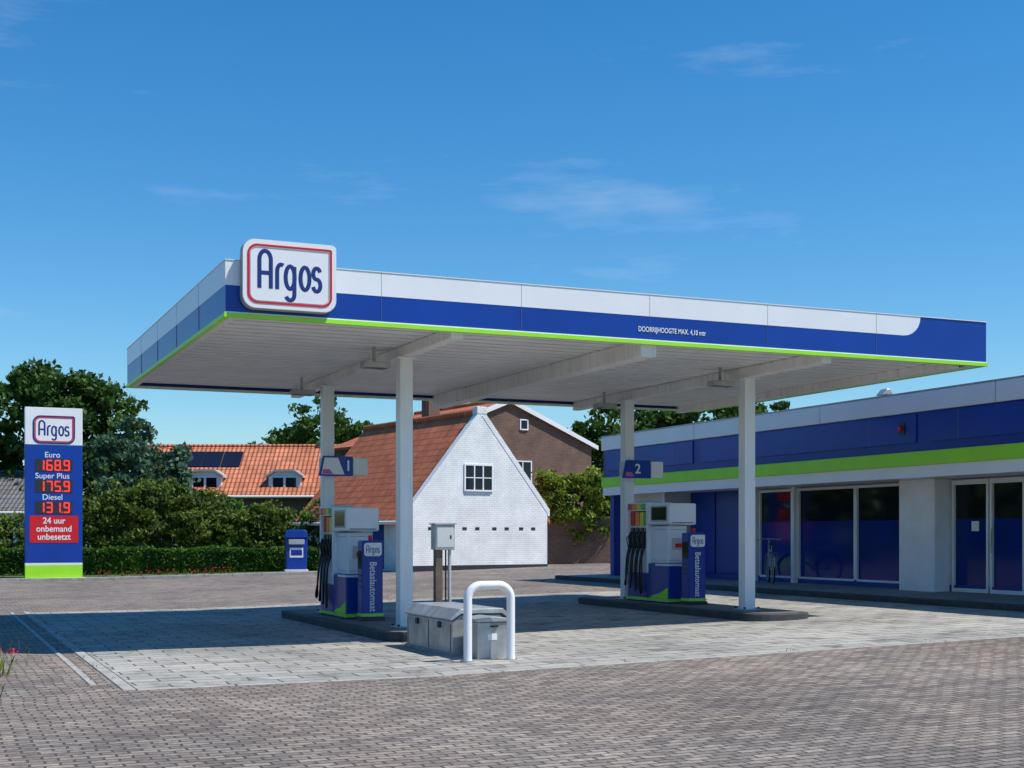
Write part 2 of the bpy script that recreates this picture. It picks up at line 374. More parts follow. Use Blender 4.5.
for x in COLX:
    for y in COLY:
        k+=1
        top=4.278 if x<10 else 4.258
        box('column_%d'%k,x-.105,x+.105,y-.105,y+.105,g(x)+.08,top,m_whitecol,cn,.015)
        box('column_shoe_%d'%k,x-.17,x+.17,y-.17,y+.17,g(x)+.11,g(x)+.145,m_grey,cn,.008)
        boxes('shoe_bolts_%d'%k,[(x+a*.14-.015,x+a*.14+.015,y+c*.14-.015,y+c*.14+.015,g(x)+.146,g(x)+.175) for a in (-1,1) for c in (-1,1)],m_dark,cn)
        box('column_head_%d'%k,x-.16,x+.16,y-.16,y+.16,top-.025,top-.002,m_whitecol,cn)
        box('flood_lamp_%d'%k,x-.62,x-.2,y+.05,y+.3,4.12,4.21,m_greypaint,cn,.015)
        box('flood_lamp_bracket_%d'%k,x-.45,x-.41,y+.15,y+.19,4.21,4.44,m_greypaint,cn)
        box('flood_lamp_glass_%d'%k,x-.59,x-.23,y+.08,y+.27,4.114,4.119,m_screen,cn)
tube('downpipe',[(6.73+.15,19.55,4.4),(6.73+.15,19.55,.2)],.03,m_whitecol,cn)
text('height_text','DOORRIJHOOGTE MAX. 4,10 mtr',.105,(10.08,Y0-.006,4.565),(R(90),0,0),m_white,cn,.002,.74,.001)
sg=empty('canopy_sign',(3.70,16.98,4.46))
prism('sign_case',rrect(0,1.24,0,.89,(.17,.17,.06,.17)),1,-.02,.115,m_greypaint,sg,.01)
prism('sign_face',rrect(.008,1.232,.008,.882,(.165,.165,.055,.165)),1,-.035,-.021,m_white,sg)
ring('sign_red_line',rrect(.065,1.175,.065,.825,(.13,.13,.03,.13)),rrect(.092,1.148,.092,.798,(.11,.11,.015,.11)),-.041,-.036,m_red,sg)
ring('sign_case_line',rrect(.10,1.14,.10,.79,(.102,.102,.008,.102)),rrect(.106,1.134,.106,.784,(.096,.096,.006,.096)),-.041,-.036,m_greypaint,sg)
wordmark((.62,-.037,.44),.80,m_navy,sg,.13,1.55)

# ---------------------------------------------------------------- pump islands + pumps
def island(x):
    e=empty('pump_island',(x,21.6,g(x)))
    def cap(hw,hl):
        P=[]
        for s,a0 in ((-1,180),(1,0)):
            for i in range(13):
                a=R(a0+180*i/12); P.append((hw*math.cos(a),s*(hl-hw*.55)+hw*.55*math.sin(a)))
        return P
    prism('kerb_ring',cap(.62,3.35),2,-.05,.12,m_darkkerb,e,.02)
    prism('island_top',cap(.5,3.22),2,.10,.126,m_island,e)
    return e
for x in COLX: island(x)

def pump(x,y):
    e=empty('fuel_pump',(x,y,g(x)+.126))
    box('base_cabinet',-.27,.27,-.78,-.02,0,.74,m_blue,e,.02)
    box('base_lime_trim',-.275,.275,-.785,-.025,.03,.085,m_lime,e)
    box('base_white_trim',-.274,.274,-.784,-.3,.70,.735,m_pumpw,e)
    prism('lime_swoosh',[(-.76,.09),(-.1,.09),(-.2,.14),(-.45,.18),(-.76,.30)],0,-.274,-.271,m_lime,e)
    box('neck',-.2,.2,-.66,-.02,.742,1.45,m_pumpw,e,.015)
    boxes('neck_door_seam',[(-.204,-.201,-.6,-.1,.80,.805),(-.204,-.201,-.6,-.1,1.38,1.385),(-.17,.17,-.664,-.661,.80,.805),(-.17,.17,-.664,-.661,1.38,1.385)],m_seam,e)
    box('neck_notice',-.12,.12,-.665,-.661,1.0,1.22,m_greypanel,e); box('neck_sticker',-.05,.09,-.668,-.6655,1.04,1.12,m_red,e)
    box('head',-.29,.29,-.86,-.02,1.47,1.87,m_pumpw,e,.03)
    for s in (-1,1):
        box('display',min(s*.291,s*.297),max(s*.291,s*.297),-.74,-.2,1.56,1.80,m_screen,e)
        box('display_rim',min(s*.2905,s*.293),max(s*.2905,s*.293),-.78,-.16,1.53,1.83,m_greypaint,e)
    box('end_panel',-.22,.22,-.867,-.861,1.52,1.82,m_pumpw,e)
    box('end_panel_lip',-.23,.23,-.870,-.861,1.50,1.515,m_seam,e)
    box('nozzle_base',-.27,.27,0,.80,0,.55,m_blue,e,.02)
    box('nozzle_base_lime',-.276,.276,-.0,.806,.03,.085,m_lime,e)
    box('nozzle_back',-.19,.19,.02,.78,.552,1.72,m_pumpw,e)
    boxes('mast_frame',[(-.28,.28,-.015,.045,.552,1.90),(-.28,.28,.755,.815,.552,1.90),(-.28,.28,.047,.753,1.74,1.90)],m_pumpw,e,.012)
    mats=[m_green,m_yellow,m_orange,m_red]
    for s in (-1,1):
        for i in range(4):
            yy=.13+i*.18
            a,b_=sorted((s*.284,s*.29))
            box('grade_tag',a,b_,yy-.075,yy+.075,1.76,1.88,mats[i],e)
            a,b_=sorted((s*.191,s*.235))
            box('boot',a,b_,yy-.05,yy+.05,1.08,1.42,m_dark,e,.01)
            a,b_=sorted((s*.195,s*.225)); box('grade_label',a,b_,yy-.07,yy+.07,1.46,1.72,mats[i],e)
            tube('nozzle_grip',[(s*.25,yy,1.34),(s*.30,yy,1.24),(s*.27,yy,1.02)],.024,m_black,e)
            tube('nozzle_guard',[(s*.27,yy,1.3),(s*.36,yy,1.22),(s*.33,yy,1.06),(s*.27,yy,1.03)],.009,m_black,e)
            tube('hose',[(s*.24,yy,1.06),(s*.33,yy-.02,.95),(s*.36,yy-.05,.6),(s*(.35+.015*i),yy-.04+.02*i,.16+.05*i),(s*.34,yy+.05,.15+.05*i),(s*.34,yy+.075,.6),(s*.30,yy+.06,1.0),(s*.2,yy+.06,1.3)],.017,m_black,e,bez=True)
    box('handle_plate',-.12,.12,.1,.7,1.905,1.93,m_grey,e)
    return e
def terminal(x,y):
    e=empty('payment_terminal',(x,y,g(x)+.126))
    box('body',-.18,.18,-.14,.14,0,1.32,m_blue,e,.03)
    box('plinth',-.2,.2,-.16,.16,0,.06,m_dark,e)
    box('lime_trim',-.184,.184,-.144,.144,.07,.12,m_lime,e)
    prism('top_plate',rrect(-.15,.15,1.06,1.28,(.05,.05,.02,.05)),1,-.149,-.1405,m_white,e)
    wordmark((0,-.150,1.16),.22,m_navy,e,.11)
    text('label','Betaalautomaat',.165,(0,-.143,.56),(R(90),R(90),0),m_white,e,.002,.80,.001)
    tube('red_lamp',[(.0,0,1.32),(.0,0,1.40)],.035,m_red,e)
    box('keypad_side',-.187,-.181,-.09,.09,.85,1.15,m_screen,e)
    for i in range(3): box('card_slot',-.19,-.186,-.07,.07,.55+i*.09,.58+i*.09,m_dark,e)
for x in COLX:
    pump(x,22.40); terminal(x+.02,21.2)
def flag(x,y,num):
    e=empty('pump_number_sign',(x,y,2.62+g(x)*.5))
    box('mount',-.13,.13,-.13,.13,.05,.33,m_grey,e)
    prism('blue_plate',[(-.22,0),(.42,0),(.42,.36),(-.14,.36)],1,-.17,-.135,m_blue,e,.006)
    box('number_box',.425,.70,-.19,-.12,.02,.34,m_white,e,.015)
    prism('white_plate',[(-.17,.03),(.26,.03),(.14,.33),(-.11,.33)],1,-.176,-.171,m_white if num=='1' else m_bluedull,e)
    text('number',num,.27,(.33 if num=='1' else .12,-.180,.18),(R(90),0,0),m_white,e,.002,1,.004)
    prism('pink_edge',[(-.16,.035),(.05,.035),(-.02,.12),(-.14,.12)],1,-.180,-.1765,m_pink,e)
flag(6.73,23.66,'1'); flag(12.93,23.66,'2')

# ---------------------------------------------------------------- filling-point cabinet, hoop, meter box
e=empty('tank_filling_cabinet',(6.15,15.9,g(6.3)))
prism('body',[(0,0),(.82,0),(.82,.40),(.66,.52),(.12,.52),(0,.44)],1,.0,1.75,m_grey,e,.012)
prism('lid',[(-.02,.45),(.11,.535),(.68,.535),(.85,.41),(.87,.43),(.69,.60),(.10,.60),(-.04,.47)],1,-.03,1.78,m_grey,e,.008)
boxes('hinges',[(.86,.885,.3,.42,.36,.44),(.86,.885,1.3,1.42,.36,.44)],m_dark,e)
boxes('door_seams',[(-.004,.001,.05,.06,.05,.40),(-.004,.001,.86,.875,.05,.42),(-.004,.001,1.69,1.70,.05,.40)],m_gap,e)
boxes('latches',[(-.03,-.002,.40,.48,.34,.42),(-.03,-.002,1.25,1.33,.34,.42)],m_dark,e,.004)
box('skirt',-.02,.84,-.02,1.77,-.03,.04,m_kerb,e)
e=empty('valve_box',(6.26,15.32,g(6.3)))
box('body',0,.44,0,.46,0,.46,m_grey,e,.012)
prism('lid',[(-.02,.465),(.46,.465),(.46,.50),(.22,.53),(-.02,.50)],1,-.02,.48,m_grey,e,.006)
box('label',.14,.26,-.006,-.001,.24,.32,m_white,e); box('handle',.17,.27,-.03,-.001,.40,.42,m_dark,e)
e=empty('hoop_bollard',(6.05,15.12,g(6.3)))
Wd=.57;Hh=.93;rr=.17
pts=[(0,0,-.05),(0,0,Hh-rr)]+[(rr-rr*math.cos(R(a)),0,Hh-rr+rr*math.sin(R(a))) for a in range(9,91,9)]+[(Wd-rr+rr*math.sin(R(a)),0,Hh-rr+rr*math.cos(R(a))) for a in range(0,91,9)]+[(Wd,0,-.05)]
tube('bent_tube',pts,.052,m_whitecol,e); e.children[0].data.bevel_resolution=8
for xx in (0,Wd): tube('foot_flange',[(xx,0,0),(xx,0,.02)],.09,m_grey,e)
e=empty('electric_meter_post',(6.80,17.95,g(6.8)))
box('meter_case',-.15,.15,-.1,.1,1.32,1.68,m_greypaint,e,.015); box('meter_roof',-.165,.165,-.12,.12,1.68,1.70,m_grey,e)
box('meter_door',-.125,.125,-.107,-.1015,1.36,1.64,m_greypanel,e); box('lock',.07,.09,-.113,-.108,1.48,1.53,m_dark,e)
box('wood_post',-.13,-.02,-.05,.05,0,1.32,m_brown,e,.008); tube('conduit',[(.1,0,0),(.1,0,1.32)],.025,m_greypaint,e)
tube('conduit_b',[(.05,0.02,0),(.05,0.02,1.32)],.012,m_dark,e)

# ---------------------------------------------------------------- price pylon
e=empty('price_sign_pylon',(4.15,49.3,.0))
SX=.95; H=6.0
box('core',-SX+.03,SX-.03,-.16,.16,.0,H-.02,m_greypaint,e,.02)
box('lime_base',-SX,SX,-.19,.19,.0,.52,m_lime,e,.01)
box('pale_stripe',-SX,SX,-.188,.188,.524,.60,m_white,e)
box('blue_body',-SX,SX,-.19,.19,.604,4.70,m_blue,e,.01)
box('white_head',-SX,SX,-.19,.19,4.704,H,m_white,e,.01)
ring('logo_red',rrect(-.64,.64,4.80,5.66,(.2,.2,.05,.2)),rrect(-.60,.60,4.84,5.62,(.16,.16,.03,.16)),-.2,-.193,m_red,e)
prism('logo_plate',rrect(-.60,.60,4.84,5.62,(.16,.16,.03,.16)),1,-.197,-.192,m_white,e)
ring('logo_navy',rrect(-.70,.70,4.74,5.72,(.25,.25,.07,.25)),rrect(-.65,.65,4.79,5.67,(.21,.21,.06,.21)),-.2,-.193,m_navy,e)
wordmark((0,-.199,5.21),.98,m_navy,e,.12,1.35)
segs={'0':'abcdef','1':'bc','2':'abged','3':'abgcd','4':'fgbc','5':'afgcd','6':'afgedc','7':'abc','8':'abcdefg','9':'abfgcd'}
for lab,val,z in (('Euro','168.9',4.35),('Super Plus','175.9',3.62),('Diesel','131.9',2.88)):
    text('grade_'+lab.replace(' ','_').lower(),lab,.27,(-.05,-.193,z),(R(90),0,0),m_white,e,.003,1,.001)
    box('led_panel',-.62,.62,-.2,-.192,z-.57,z-.14,m_dark,e)
    L=[]; x=-.50; dw=.16; zc=z-.355; hh=.165; th=.026
    for ch in val:
        if ch=='.': L.append((x-.055,x-.015,-.206,-.2005,zc-hh-.025,zc-hh+.02)); x+=.03; continue
        D={'a':(x-.01,x+dw+.01,zc+hh-th,zc+hh+th),'g':(x-.01,x+dw+.01,zc-th,zc+th),'d':(x-.01,x+dw+.01,zc-hh-th,zc-hh+th),
           'f':(x-th,x+th,zc+.008,zc+hh),'b':(x+dw-th,x+dw+th,zc+.008,zc+hh),'e':(x-th,x+th,zc-hh,zc-.008),'c':(x+dw-th,x+dw+th,zc-hh,zc-.008)}
        for i,q in enumerate(segs[ch]): a=D[q]; L.append((a[0],a[1],-.206-.0004*i,-.2005,a[2],a[3]))
        x+=.27
    boxes('led_digits',L,m_led,e)
prism('red_notice',rrect(-.80,.80,1.30,2.24,(.03,)*4,2),1,-.20,-.192,m_red,e)
for i,s in enumerate(('24 uur','onbemand','unbesetzt')): text('notice_line',s,.30,(0,-.203,2.06-i*.28),(R(90),0,0),m_white,e,.002,.93,.004)
box('footing',-1.1,1.1,-.35,.35,-.05,.08,m_kerb,e)

# ---------------------------------------------------------------- blue container
e=empty('recycling_container',(12.35,47.6,g(12.2)+.06),R(-12))
prism('body',[(-.36,.12),(.36,.12),(.40,1.25),(-.40,1.25)],1,-.35,.35,m_blue,e,.03)
prism('hood',[(-.42,1.25),(.42,1.25),(.38,1.46),(.28,1.55),(-.28,1.55),(-.38,1.46)],1,-.40,.38,m_blue,e,.03)
box('flap',-.28,.28,-.42,-.352,1.02,1.2,m_greypaint,e,.01); box('notice',-.24,.24,-.36,-.352,.55,.9,m_white,e)
box('notice_text_block',-.2,.2,-.363,-.361,.62,.82,m_bluedull,e)
box('plinth',-.42,.42,-.42,.40,-.05,.115,m_greypanel,e,.02)

# ---------------------------------------------------------------- shop building
sb=empty('petrol_station_shop')
FX=18.2; YE=34.8; YS=6.0; WX=19.5; GF=.38
box('rear_block',WX+.12,28,YS,YE-.02,.1,4.05,m_pillar,sb)
box('roof_deck',FX+.2,28,YS,YE-.1,4.1,4.2,m_concrete,sb)
box('fascia_coping',FX-.05,FX+.25,YS,YE+.05,4.03,4.42,m_white,sb,.01)
box('coping_lip',FX-.065,FX+.27,YS,YE+.065,4.422,4.45,m_grey,sb)
box('end_coping',FX+.26,28,YE-.2,YE+.05,4.03,4.42,m_white,sb,.01)
box('fascia_blue',FX,FX+.1,YS,YE,3.24,4.027,m_bluedull,sb)
box('fascia_lime',FX-.06,FX+.1,YS,YE+.03,2.96,3.237,m_lime,sb,.006)
box('fascia_white_lower',FX-.02,FX+.1,YS,YE,2.72,2.957,m_white,sb)
box('end_fascia',FX+.1,28,YE-.1,YE,2.72,4.027,m_bluedull,sb)
boxes('fascia_blue_raised',[(FX-.03,FX-.001,y0,y1,3.42,3.99) for y0,y1 in ((8.,20.9),(21.3,29.4),(29.8,34.6))],m_blue,sb,.008)
boxes('fascia_seams',[(FX-.033,FX-.02,y-.006,y+.006,3.42,3.99) for y in np.arange(9.5,34,2.65)]+[(FX-.054,FX-.04,y-.005,y+.005,4.03,4.42) for y in np.arange(8.5,34,5.3)],m_seam,sb)
box('soffit',FX+.1,WX+.1,YS,YE-.1,2.74,2.78,m_soffit,sb)
box('base_plinth',WX-.02,WX+.12,YS,31.9,.1,GF+.16,m_bluedull,sb)
def win(y0,y1,split=1.9,lower=m_glassb):
    z0=GF+.16
    box('glass_upper',WX+.03,WX+.05,y0,y1,split,2.64,m_glass,sb)
    box('glass_lower',WX+.028,WX+.052,y0,y1,z0,split-.005,lower,sb)
    boxes('window_frame',[(WX-.03,WX+.08,y0-.025,y0+.025,z0,2.70),(WX-.03,WX+.08,y1-.025,y1+.025,z0,2.70),(WX-.03,WX+.08,y0+.026,y1-.026,2.64,2.70),(WX-.03,WX+.08,y0+.026,y1-.026,z0-.03,z0+.02)],m_frame,sb,.004)
win(22.98,24.84); win(24.90,27.05); win(27.25,28.7)
boxes('pillar_thin',[(WX-.14,WX+.1,27.07,27.2,.3,2.738)],m_pillar,sb,.01)
box('pillar_main',WX-.42,WX+.1,21.8,22.9,.3,2.738,m_pillar,sb,.02)
box('pillar_b',WX-.1,WX+.1,28.76,29.4,.3,2.738,m_pillar,sb,.01)
box('blue_panel_a',WX-.02,WX+.06,29.45,30.75,.55,2.738,m_blue,sb,.01)
box('blue_panel_b',WX-.02,WX+.06,30.83,32.05,.55,2.738,m_blue,sb,.01)
box('white_bay',18.7,WX+.1,32.1,33.9,.3,2.738,m_greypanel,sb,.01)
boxes('garage_door_slats',[(18.66,18.698,32.25,33.75,.45+i*.2,.45+i*.2+.185) for i in range(10)],m_white,sb,.006)
box('corner_post',18.4,18.62,YE-.26,YE-.04,.3,2.738,m_bluedull,sb)
box('back_wall_bay',19.3,WX+.1,33.92,YE-.02,.3,2.738,m_greypanel,sb)
z0=GF
for nm,y0,y1 in (('door_leaf_a',19.75,20.62),('door_leaf_b',20.72,21.70),('side_light',18.6,19.65),('shop_window',16.4,18.5)):
    box(nm+'_glass',WX+.03,WX+.05,y0,y1,1.9,2.60,m_glass,sb); box(nm+'_film',WX+.028,WX+.052,y0,y1,z0+.1,1.895,m_glassb,sb)
    boxes(nm+'_frame',[(WX-.03,WX+.08,y0-.03,y0+.03,z0,2.70),(WX-.03,WX+.08,y1-.03,y1+.03,z0,2.70),(WX-.03,WX+.08,y0+.031,y1-.031,2.60,2.70),(WX-.03,WX+.08,y0+.031,y1-.031,z0,z0+.1)],m_frame,sb,.004)
tube('door_handle',[(WX-.08,20.55,1.2),(WX-.08,20.55,1.7)],.015,m_grey,sb)
box('notice_plate_b',WX+.015,WX+.027,21.0,21.2,1.65,1.85,m_white,sb)
box('red_notice',WX-.13,WX-.10,28.95,29.2,1.5,1.95,m_red,sb); box('mail_slot',WX-.16,WX-.1,28.95,29.2,1.0,1.35,m_dark,sb)
tube('alarm_beacon',[(FX-.04,21.7,3.72),(FX-.12,21.7,3.72)],.05,m_red,sb); box('alarm_plate',FX-.045,FX-.031,21.62,21.78,3.6,3.84,m_dark,sb)
tube('roof_vent_stem',[(21.5,26.3,4.2),(21.5,26.3,4.95)],.09,m_grey,sb)
prism('roof_vent_cowl',[(21.30,4.97),(21.70,4.97),(21.54,5.14),(21.46,5.14)],1,26.16,26.44,m_grey,sb,.03)
tube('roof_vent_b',[(23,30.5,4.2),(23,30.5,4.75)],.1,m_grey,sb)
tube('downpipe',[(18.64,32.06,.3),(18.64,32.06,2.73)],.035,m_frame,sb)

# bicycle parked in front of the shop window
e=empty('bicycle',(18.95,27.45,g(19)+.10),R(62))
def wheel(cx):
    tube('tyre',[(cx+.33*math.cos(R(a)),0,.35+.33*math.sin(R(a))) for a in range(0,360,12)],.02,m_black,e,cyc=True)
    tube('rim',[(cx+.305*math.cos(R(a)),0,.35+.305*math.sin(R(a))) for a in range(0,360,12)],.009,m_grey,e,cyc=True)
    for a in range(0,180,30): tube('spoke',[(cx+.32*math.cos(R(a)),0,.35+.32*math.sin(R(a))),(cx-.32*math.cos(R(a)),0,.35-.32*math.sin(R(a)))],.003,m_grey,e)
    tube('mudguard',[(cx+.37*math.cos(R(a)),0,.35+.37*math.sin(R(a))) for a in range(10,171,10)],.014,m_grey,e)
wheel(-.52); wheel(.52)
for p in ([(-.52,0,.35),(-.1,0,.32),(-.22,0,.8),(-.52,0,.35)],[(-.1,0,.32),(.36,0,.72)],[(-.22,0,.78),(.36,0,.80)],[(.52,0,.35),(.36,0,.72),(.31,0,1.05)]): tube('frame_tube',p,.018,m_greypaint,e)
tube('handlebar',[(.2,-.28,1.06),(.32,-.1,1.08),(.32,.1,1.08),(.2,.28,1.06)],.013,m_grey,e); tube('seat_post',[(-.22,0,.78),(-.24,0,.93)],.013,m_grey,e)
box('saddle',-.36,-.12,-.07,.07,.93,.98,m_black,e,.02); box('carrier',-.75,-.3,-.07,.07,.74,.76,m_dark,e)

# ---------------------------------------------------------------- houses
def house(name,loc,rot,hw,dep,zb,ze,za,wall,roof,over=.15,front_over=.0,cx=0):
    e=empty(name,loc,rot)
    prism('gable_front',[(-hw,zb),(hw,zb),(hw,ze),(0,za),(-hw,ze)],1,0,.28,wall,e)
    prism('gable_rear',[(-hw,zb),(hw,zb),(hw,ze),(0,za),(-hw,ze)],1,dep-.28,dep,wall,e)
    box('side_wall_a',-hw,-hw+.28,.28,dep-.28,zb,ze,wall,e); box('side_wall_b',hw-.28,hw,.28,dep-.28,zb,ze,wall,e)
    sl=(za-ze)/hw; ov=over; th=.14
    for s,nm in ((-1,'roof_slope_a'),(1,'roof_slope_b')):
        p=[(0,za-.0),(s*(hw+ov),ze-sl*ov),(s*(hw+ov),ze-sl*ov+th),(0,za+th)]
        prism(nm,p,1,-front_over if front_over else .31,dep+.1,roof,e)
    return e
e=house('white_gabled_house',(19.07,46.24,.30),R(9.1),2.95,9.6,-.1,2.12,5.72,m_whitebrick,m_tileY,.35,0)
prism('parapet',[(-3.06,2.0),(-2.96,2.0),(-2.955,2.115),(0,5.715),(2.955,2.115),(2.96,2.0),(3.06,2.0),(3.06,2.25),(.12,5.86),(-.12,5.86),(-3.06,2.25)],1,-.015,.30,m_whitebrick,e)
box('apex_block',-.22,.22,-.03,.32,5.78,6.06,m_whitebrick,e,.02)
tube('ridge_tiles',[(0,.35,5.9),(0,9.7,5.9)],.11,m_tileY,e)
def window(e,x0,x1,z0,z1,y=-.005,nx=2,nz=2):
    box('window_glass',x0,x1,y-.01,y,z0,z1,m_glass,e)
    L=[(x0-.06,x0,y-.04,y,z0-.06,z1+.06),(x1,x1+.06,y-.04,y,z0-.06,z1+.06),(x0,x1,y-.04,y,z1,z1+.06),(x0,x1,y-.07,y,z0-.06,z0)]
    for i in range(1,nx): xx=x0+(x1-x0)*i/nx; L.append((xx-.025,xx+.025,y-.035,y-.011,z0,z1))
    for i in range(1,nz): zz=z0+(z1-z0)*i/nz; L.append((x0,x1,y-.03,y-.0105,zz-.018,zz+.018))
    boxes('window_frame',L,m_frame,e)
window(e,-.72,.42,2.95,3.85,nx=3,nz=2)
boxes('vent_holes',[(x-.09,x+.09,-.012,-.003,1.46,1.56) for x in (-2.2,-1.6,-.75,-.2,.55,1.1,1.75,2.3)],m_gap,e)
boxes('gable_base_course',[(-2.96,2.96,-.02,-.001,-.1,.15)],m_dark,e)
boxes('side_door',[(-2.97,-2.951,2.2,3.1,0,1.95)],m_bluedull,e); boxes('side_window',[(-2.97,-2.951,4.4,5.6,.9,1.8),(-2.97,-2.951,6.8,8.,.9,1.8)],m_glass,e)
tube('gutter',[(-3.36,.35,1.72),(-3.36,9.6,1.72)],.07,m_frame,e)
e=house('brown_brick_house',(25.0,57.3,.30),R(9.1),4.75,9,-.1,5.55,7.45,m_brick,m_tileY,.25,.12)
for s in (-1,1):
    prism('barge_board',[(0,7.42),(s*5.05,5.40),(s*5.05,5.60),(0,7.66)],1,-.18,-.13,m_frame,e)
window(e,.3,1.2,3.7,4.7,nx=2,nz=1); window(e,.65,1.0,6.25,6.65,nx=1,nz=1)
box('chimney',-2.6,-2.0,3,3.7,6.3,7.75,m_brick,e); box('chimney_cap',-2.65,-1.95,2.95,3.75,7.75,7.85,m_kerb,e)
box('chimney_b',1.6,2.4,5,5.8,6.5,8.2,m_brick,e); box('chimney_pot_base',1.55,2.45,4.95,5.85,8.2,8.3,m_kerb,e)
tube('ridge_tiles',[(0,-.1,7.63),(0,9.1,7.63)],.1,m_tileY,e)
e=empty('garden_brick_wall',(23.0,49.2,.3),R(-22)); box('wall',0,4.2,0,.24,-.1,1.95,m_brick,e); box('coping',-.03,4.23,-.04,.28,1.95,2.03,m_kerb,e)

def longhouse(name,loc,rot,hl,dep,zb,ze,za,wall,roof):
    e=empty(name,loc,rot)
    box('front_wall',-hl,hl,0,.3,zb,ze,wall,e); box('rear_wall',-hl,hl,dep-.3,dep,zb,ze,wall,e)
    for s in (-1,1):
        a,b_=sorted((s*hl,s*(hl-.3))); prism('end_gable',[(.3,zb),(dep-.3,zb),(dep-.3,ze),(dep/2,za-.3),(.3,ze)],0,a,b_,wall,e)
    sl=(za-ze)/(dep/2); ov=.35
    prism('roof_front',[(dep/2,za),(-ov,ze-sl*ov),(-ov,ze-sl*ov+.14),(dep/2,za+.14)],0,-hl-.2,hl+.2,roof,e)
    prism('roof_rear',[(dep/2,za),(dep+ov,ze-sl*ov),(dep+ov,ze-sl*ov+.14),(dep/2,za+.14)],0,-hl-.2,hl+.2,roof,e)
    tube('ridge_tiles',[(-hl-.2,dep/2,za+.14),(hl+.2,dep/2,za+.14)],.1,roof,e)
    tube('gutter',[(-hl-.2,-ov-.05,ze-sl*ov+.03),(hl+.2,-ov-.05,ze-sl*ov+.03)],.07,m_frame,e)
    return e,sl
e,sl=longhouse('orange_roofed_house',(14.7,70.6,.1),R(-23.7),5.4,7,-.1,3.7,6.25,m_brick,m_tileX)
for dx in (-1.3,2.9):
    y=.25
    prism('dormer_body',[(dx-.85,3.75),(dx+.85,3.75),(dx+.85,4.55),(dx+.45,4.8),(dx-.45,4.8),(dx-.85,4.55)],1,y,y+1.8,m_frame,e)
    prism('dormer_roof',[(dx-1.0,4.5),(dx-.5,4.81),(dx+.5,4.81),(dx+1.0,4.5),(dx+.98,4.62),(dx+.5,4.93),(dx-.5,4.93),(dx-.98,4.62)],1,y-.15,y+1.9,m_greypaint,e)
    window(e,dx-.62,dx-.06,3.95,4.5,y=y-.003,nx=1,nz=1); window(e,dx+.06,dx+.62,3.95,4.5,y=y-.003,nx=1,nz=1)
def onroof(y): return 3.7+sl*y+.14
for i in range(4):
    x0=-4.0+i*1.06; ya,yb=1.75,2.95; q=.06
    add('solar_panel',[(x0,ya,onroof(ya)+q),(x0+1.02,ya,onroof(ya)+q),(x0+1.02,yb,onroof(yb)+q),(x0,yb,onroof(yb)+q),(x0,ya,onroof(ya)+.01),(x0+1.02,ya,onroof(ya)+.01),(x0+1.02,yb,onroof(yb)+.01),(x0,yb,onroof(yb)+.01)],[(0,1,2,3),(4,7,6,5),(0,4,5,1),(1,5,6,2),(2,6,7,3),(3,7,4,0)],m_solar,e)
window(e,-3.5,-1.8,1.0,2.4,y=-.003,nx=3,nz=1); window(e,1.5,3.4,1.0,2.4,y=-.003,nx=3,nz=1)
box('chimney',4.2,4.8,3.3,3.9,5.9,6.6,m_brick,e)
e,sl=longhouse('grey_roofed_house',(1.2,76.2,.0),R(-23.7),5.0,7,-.1,2.9,4.9,m_whitebrick,m_slateX)
window(e,1.5,3.4,1.0,2.2,y=-.003,nx=3,nz=1)

# ---------------------------------------------------------------- vegetation
def leaves_mesh(name,P,size,mat,parent=None):
    n=len(P)
    a=rng.normal(size=(n,3)); a/=np.linalg.norm(a,axis=1)[:,None]
    b_=rng.normal(size=(n,3)); b_-=(a*b_).sum(1)[:,None]*a; b_/=np.linalg.norm(b_,axis=1)[:,None]
    s=(size*rng.uniform(.6,1.3,n))[:,None]
    V=np.stack([P-a*s,P-b_*s*.55+a*s*.05,P+a*s,P+b_*s*.55+a*s*.05],1).reshape(-1,3)
    me=bpy.data.meshes.new(name); me.vertices.add(4*n); me.vertices.foreach_set('co',V.astype(np.float32).ravel())
    me.loops.add(4*n); me.loops.foreach_set('vertex_index',np.arange(4*n,dtype=np.int32))
    me.polygons.add(n); me.polygons.foreach_set('loop_start',np.arange(0,4*n,4,dtype=np.int32)); me.polygons.foreach_set('loop_total',np.full(n,4,dtype=np.int32))
    me.update(calc_edges=True); me.validate()
    me.materials.append(mat); o=bpy.data.objects.new(name,me); col.objects.link(o)
    if parent:o.parent=parent
    return o
def clump_points(blobs,dens,cr,per):
    out=[]
    for (cx,cy,cz,rx,ry,rz) in blobs:
        area=4*math.pi*((rx*ry+rx*rz+ry*rz)/3)
        k=int(area*dens/(cr*cr*3.2))
        d=rng.normal(size=(k,3)); d/=np.linalg.norm(d,axis=1)[:,None]
        rad=rng.uniform(.25,1.0,k)**.4*rng.uniform(.86,1.12,k)
        C=np.array([cx,cy,cz])+d*rad[:,None]*np.array([rx,ry,rz])
        for c in C:
            r=cr*rng.uniform(.5,1.35)
            q=rng.normal(size=(per,3)); q/=np.linalg.norm(q,axis=1)[:,None]; q*=(rng.uniform(0,1,per)**.45)[:,None]*r*np.array([1.1,1.1,.75])
            out.append(c+q)
    return np.concatenate(out)
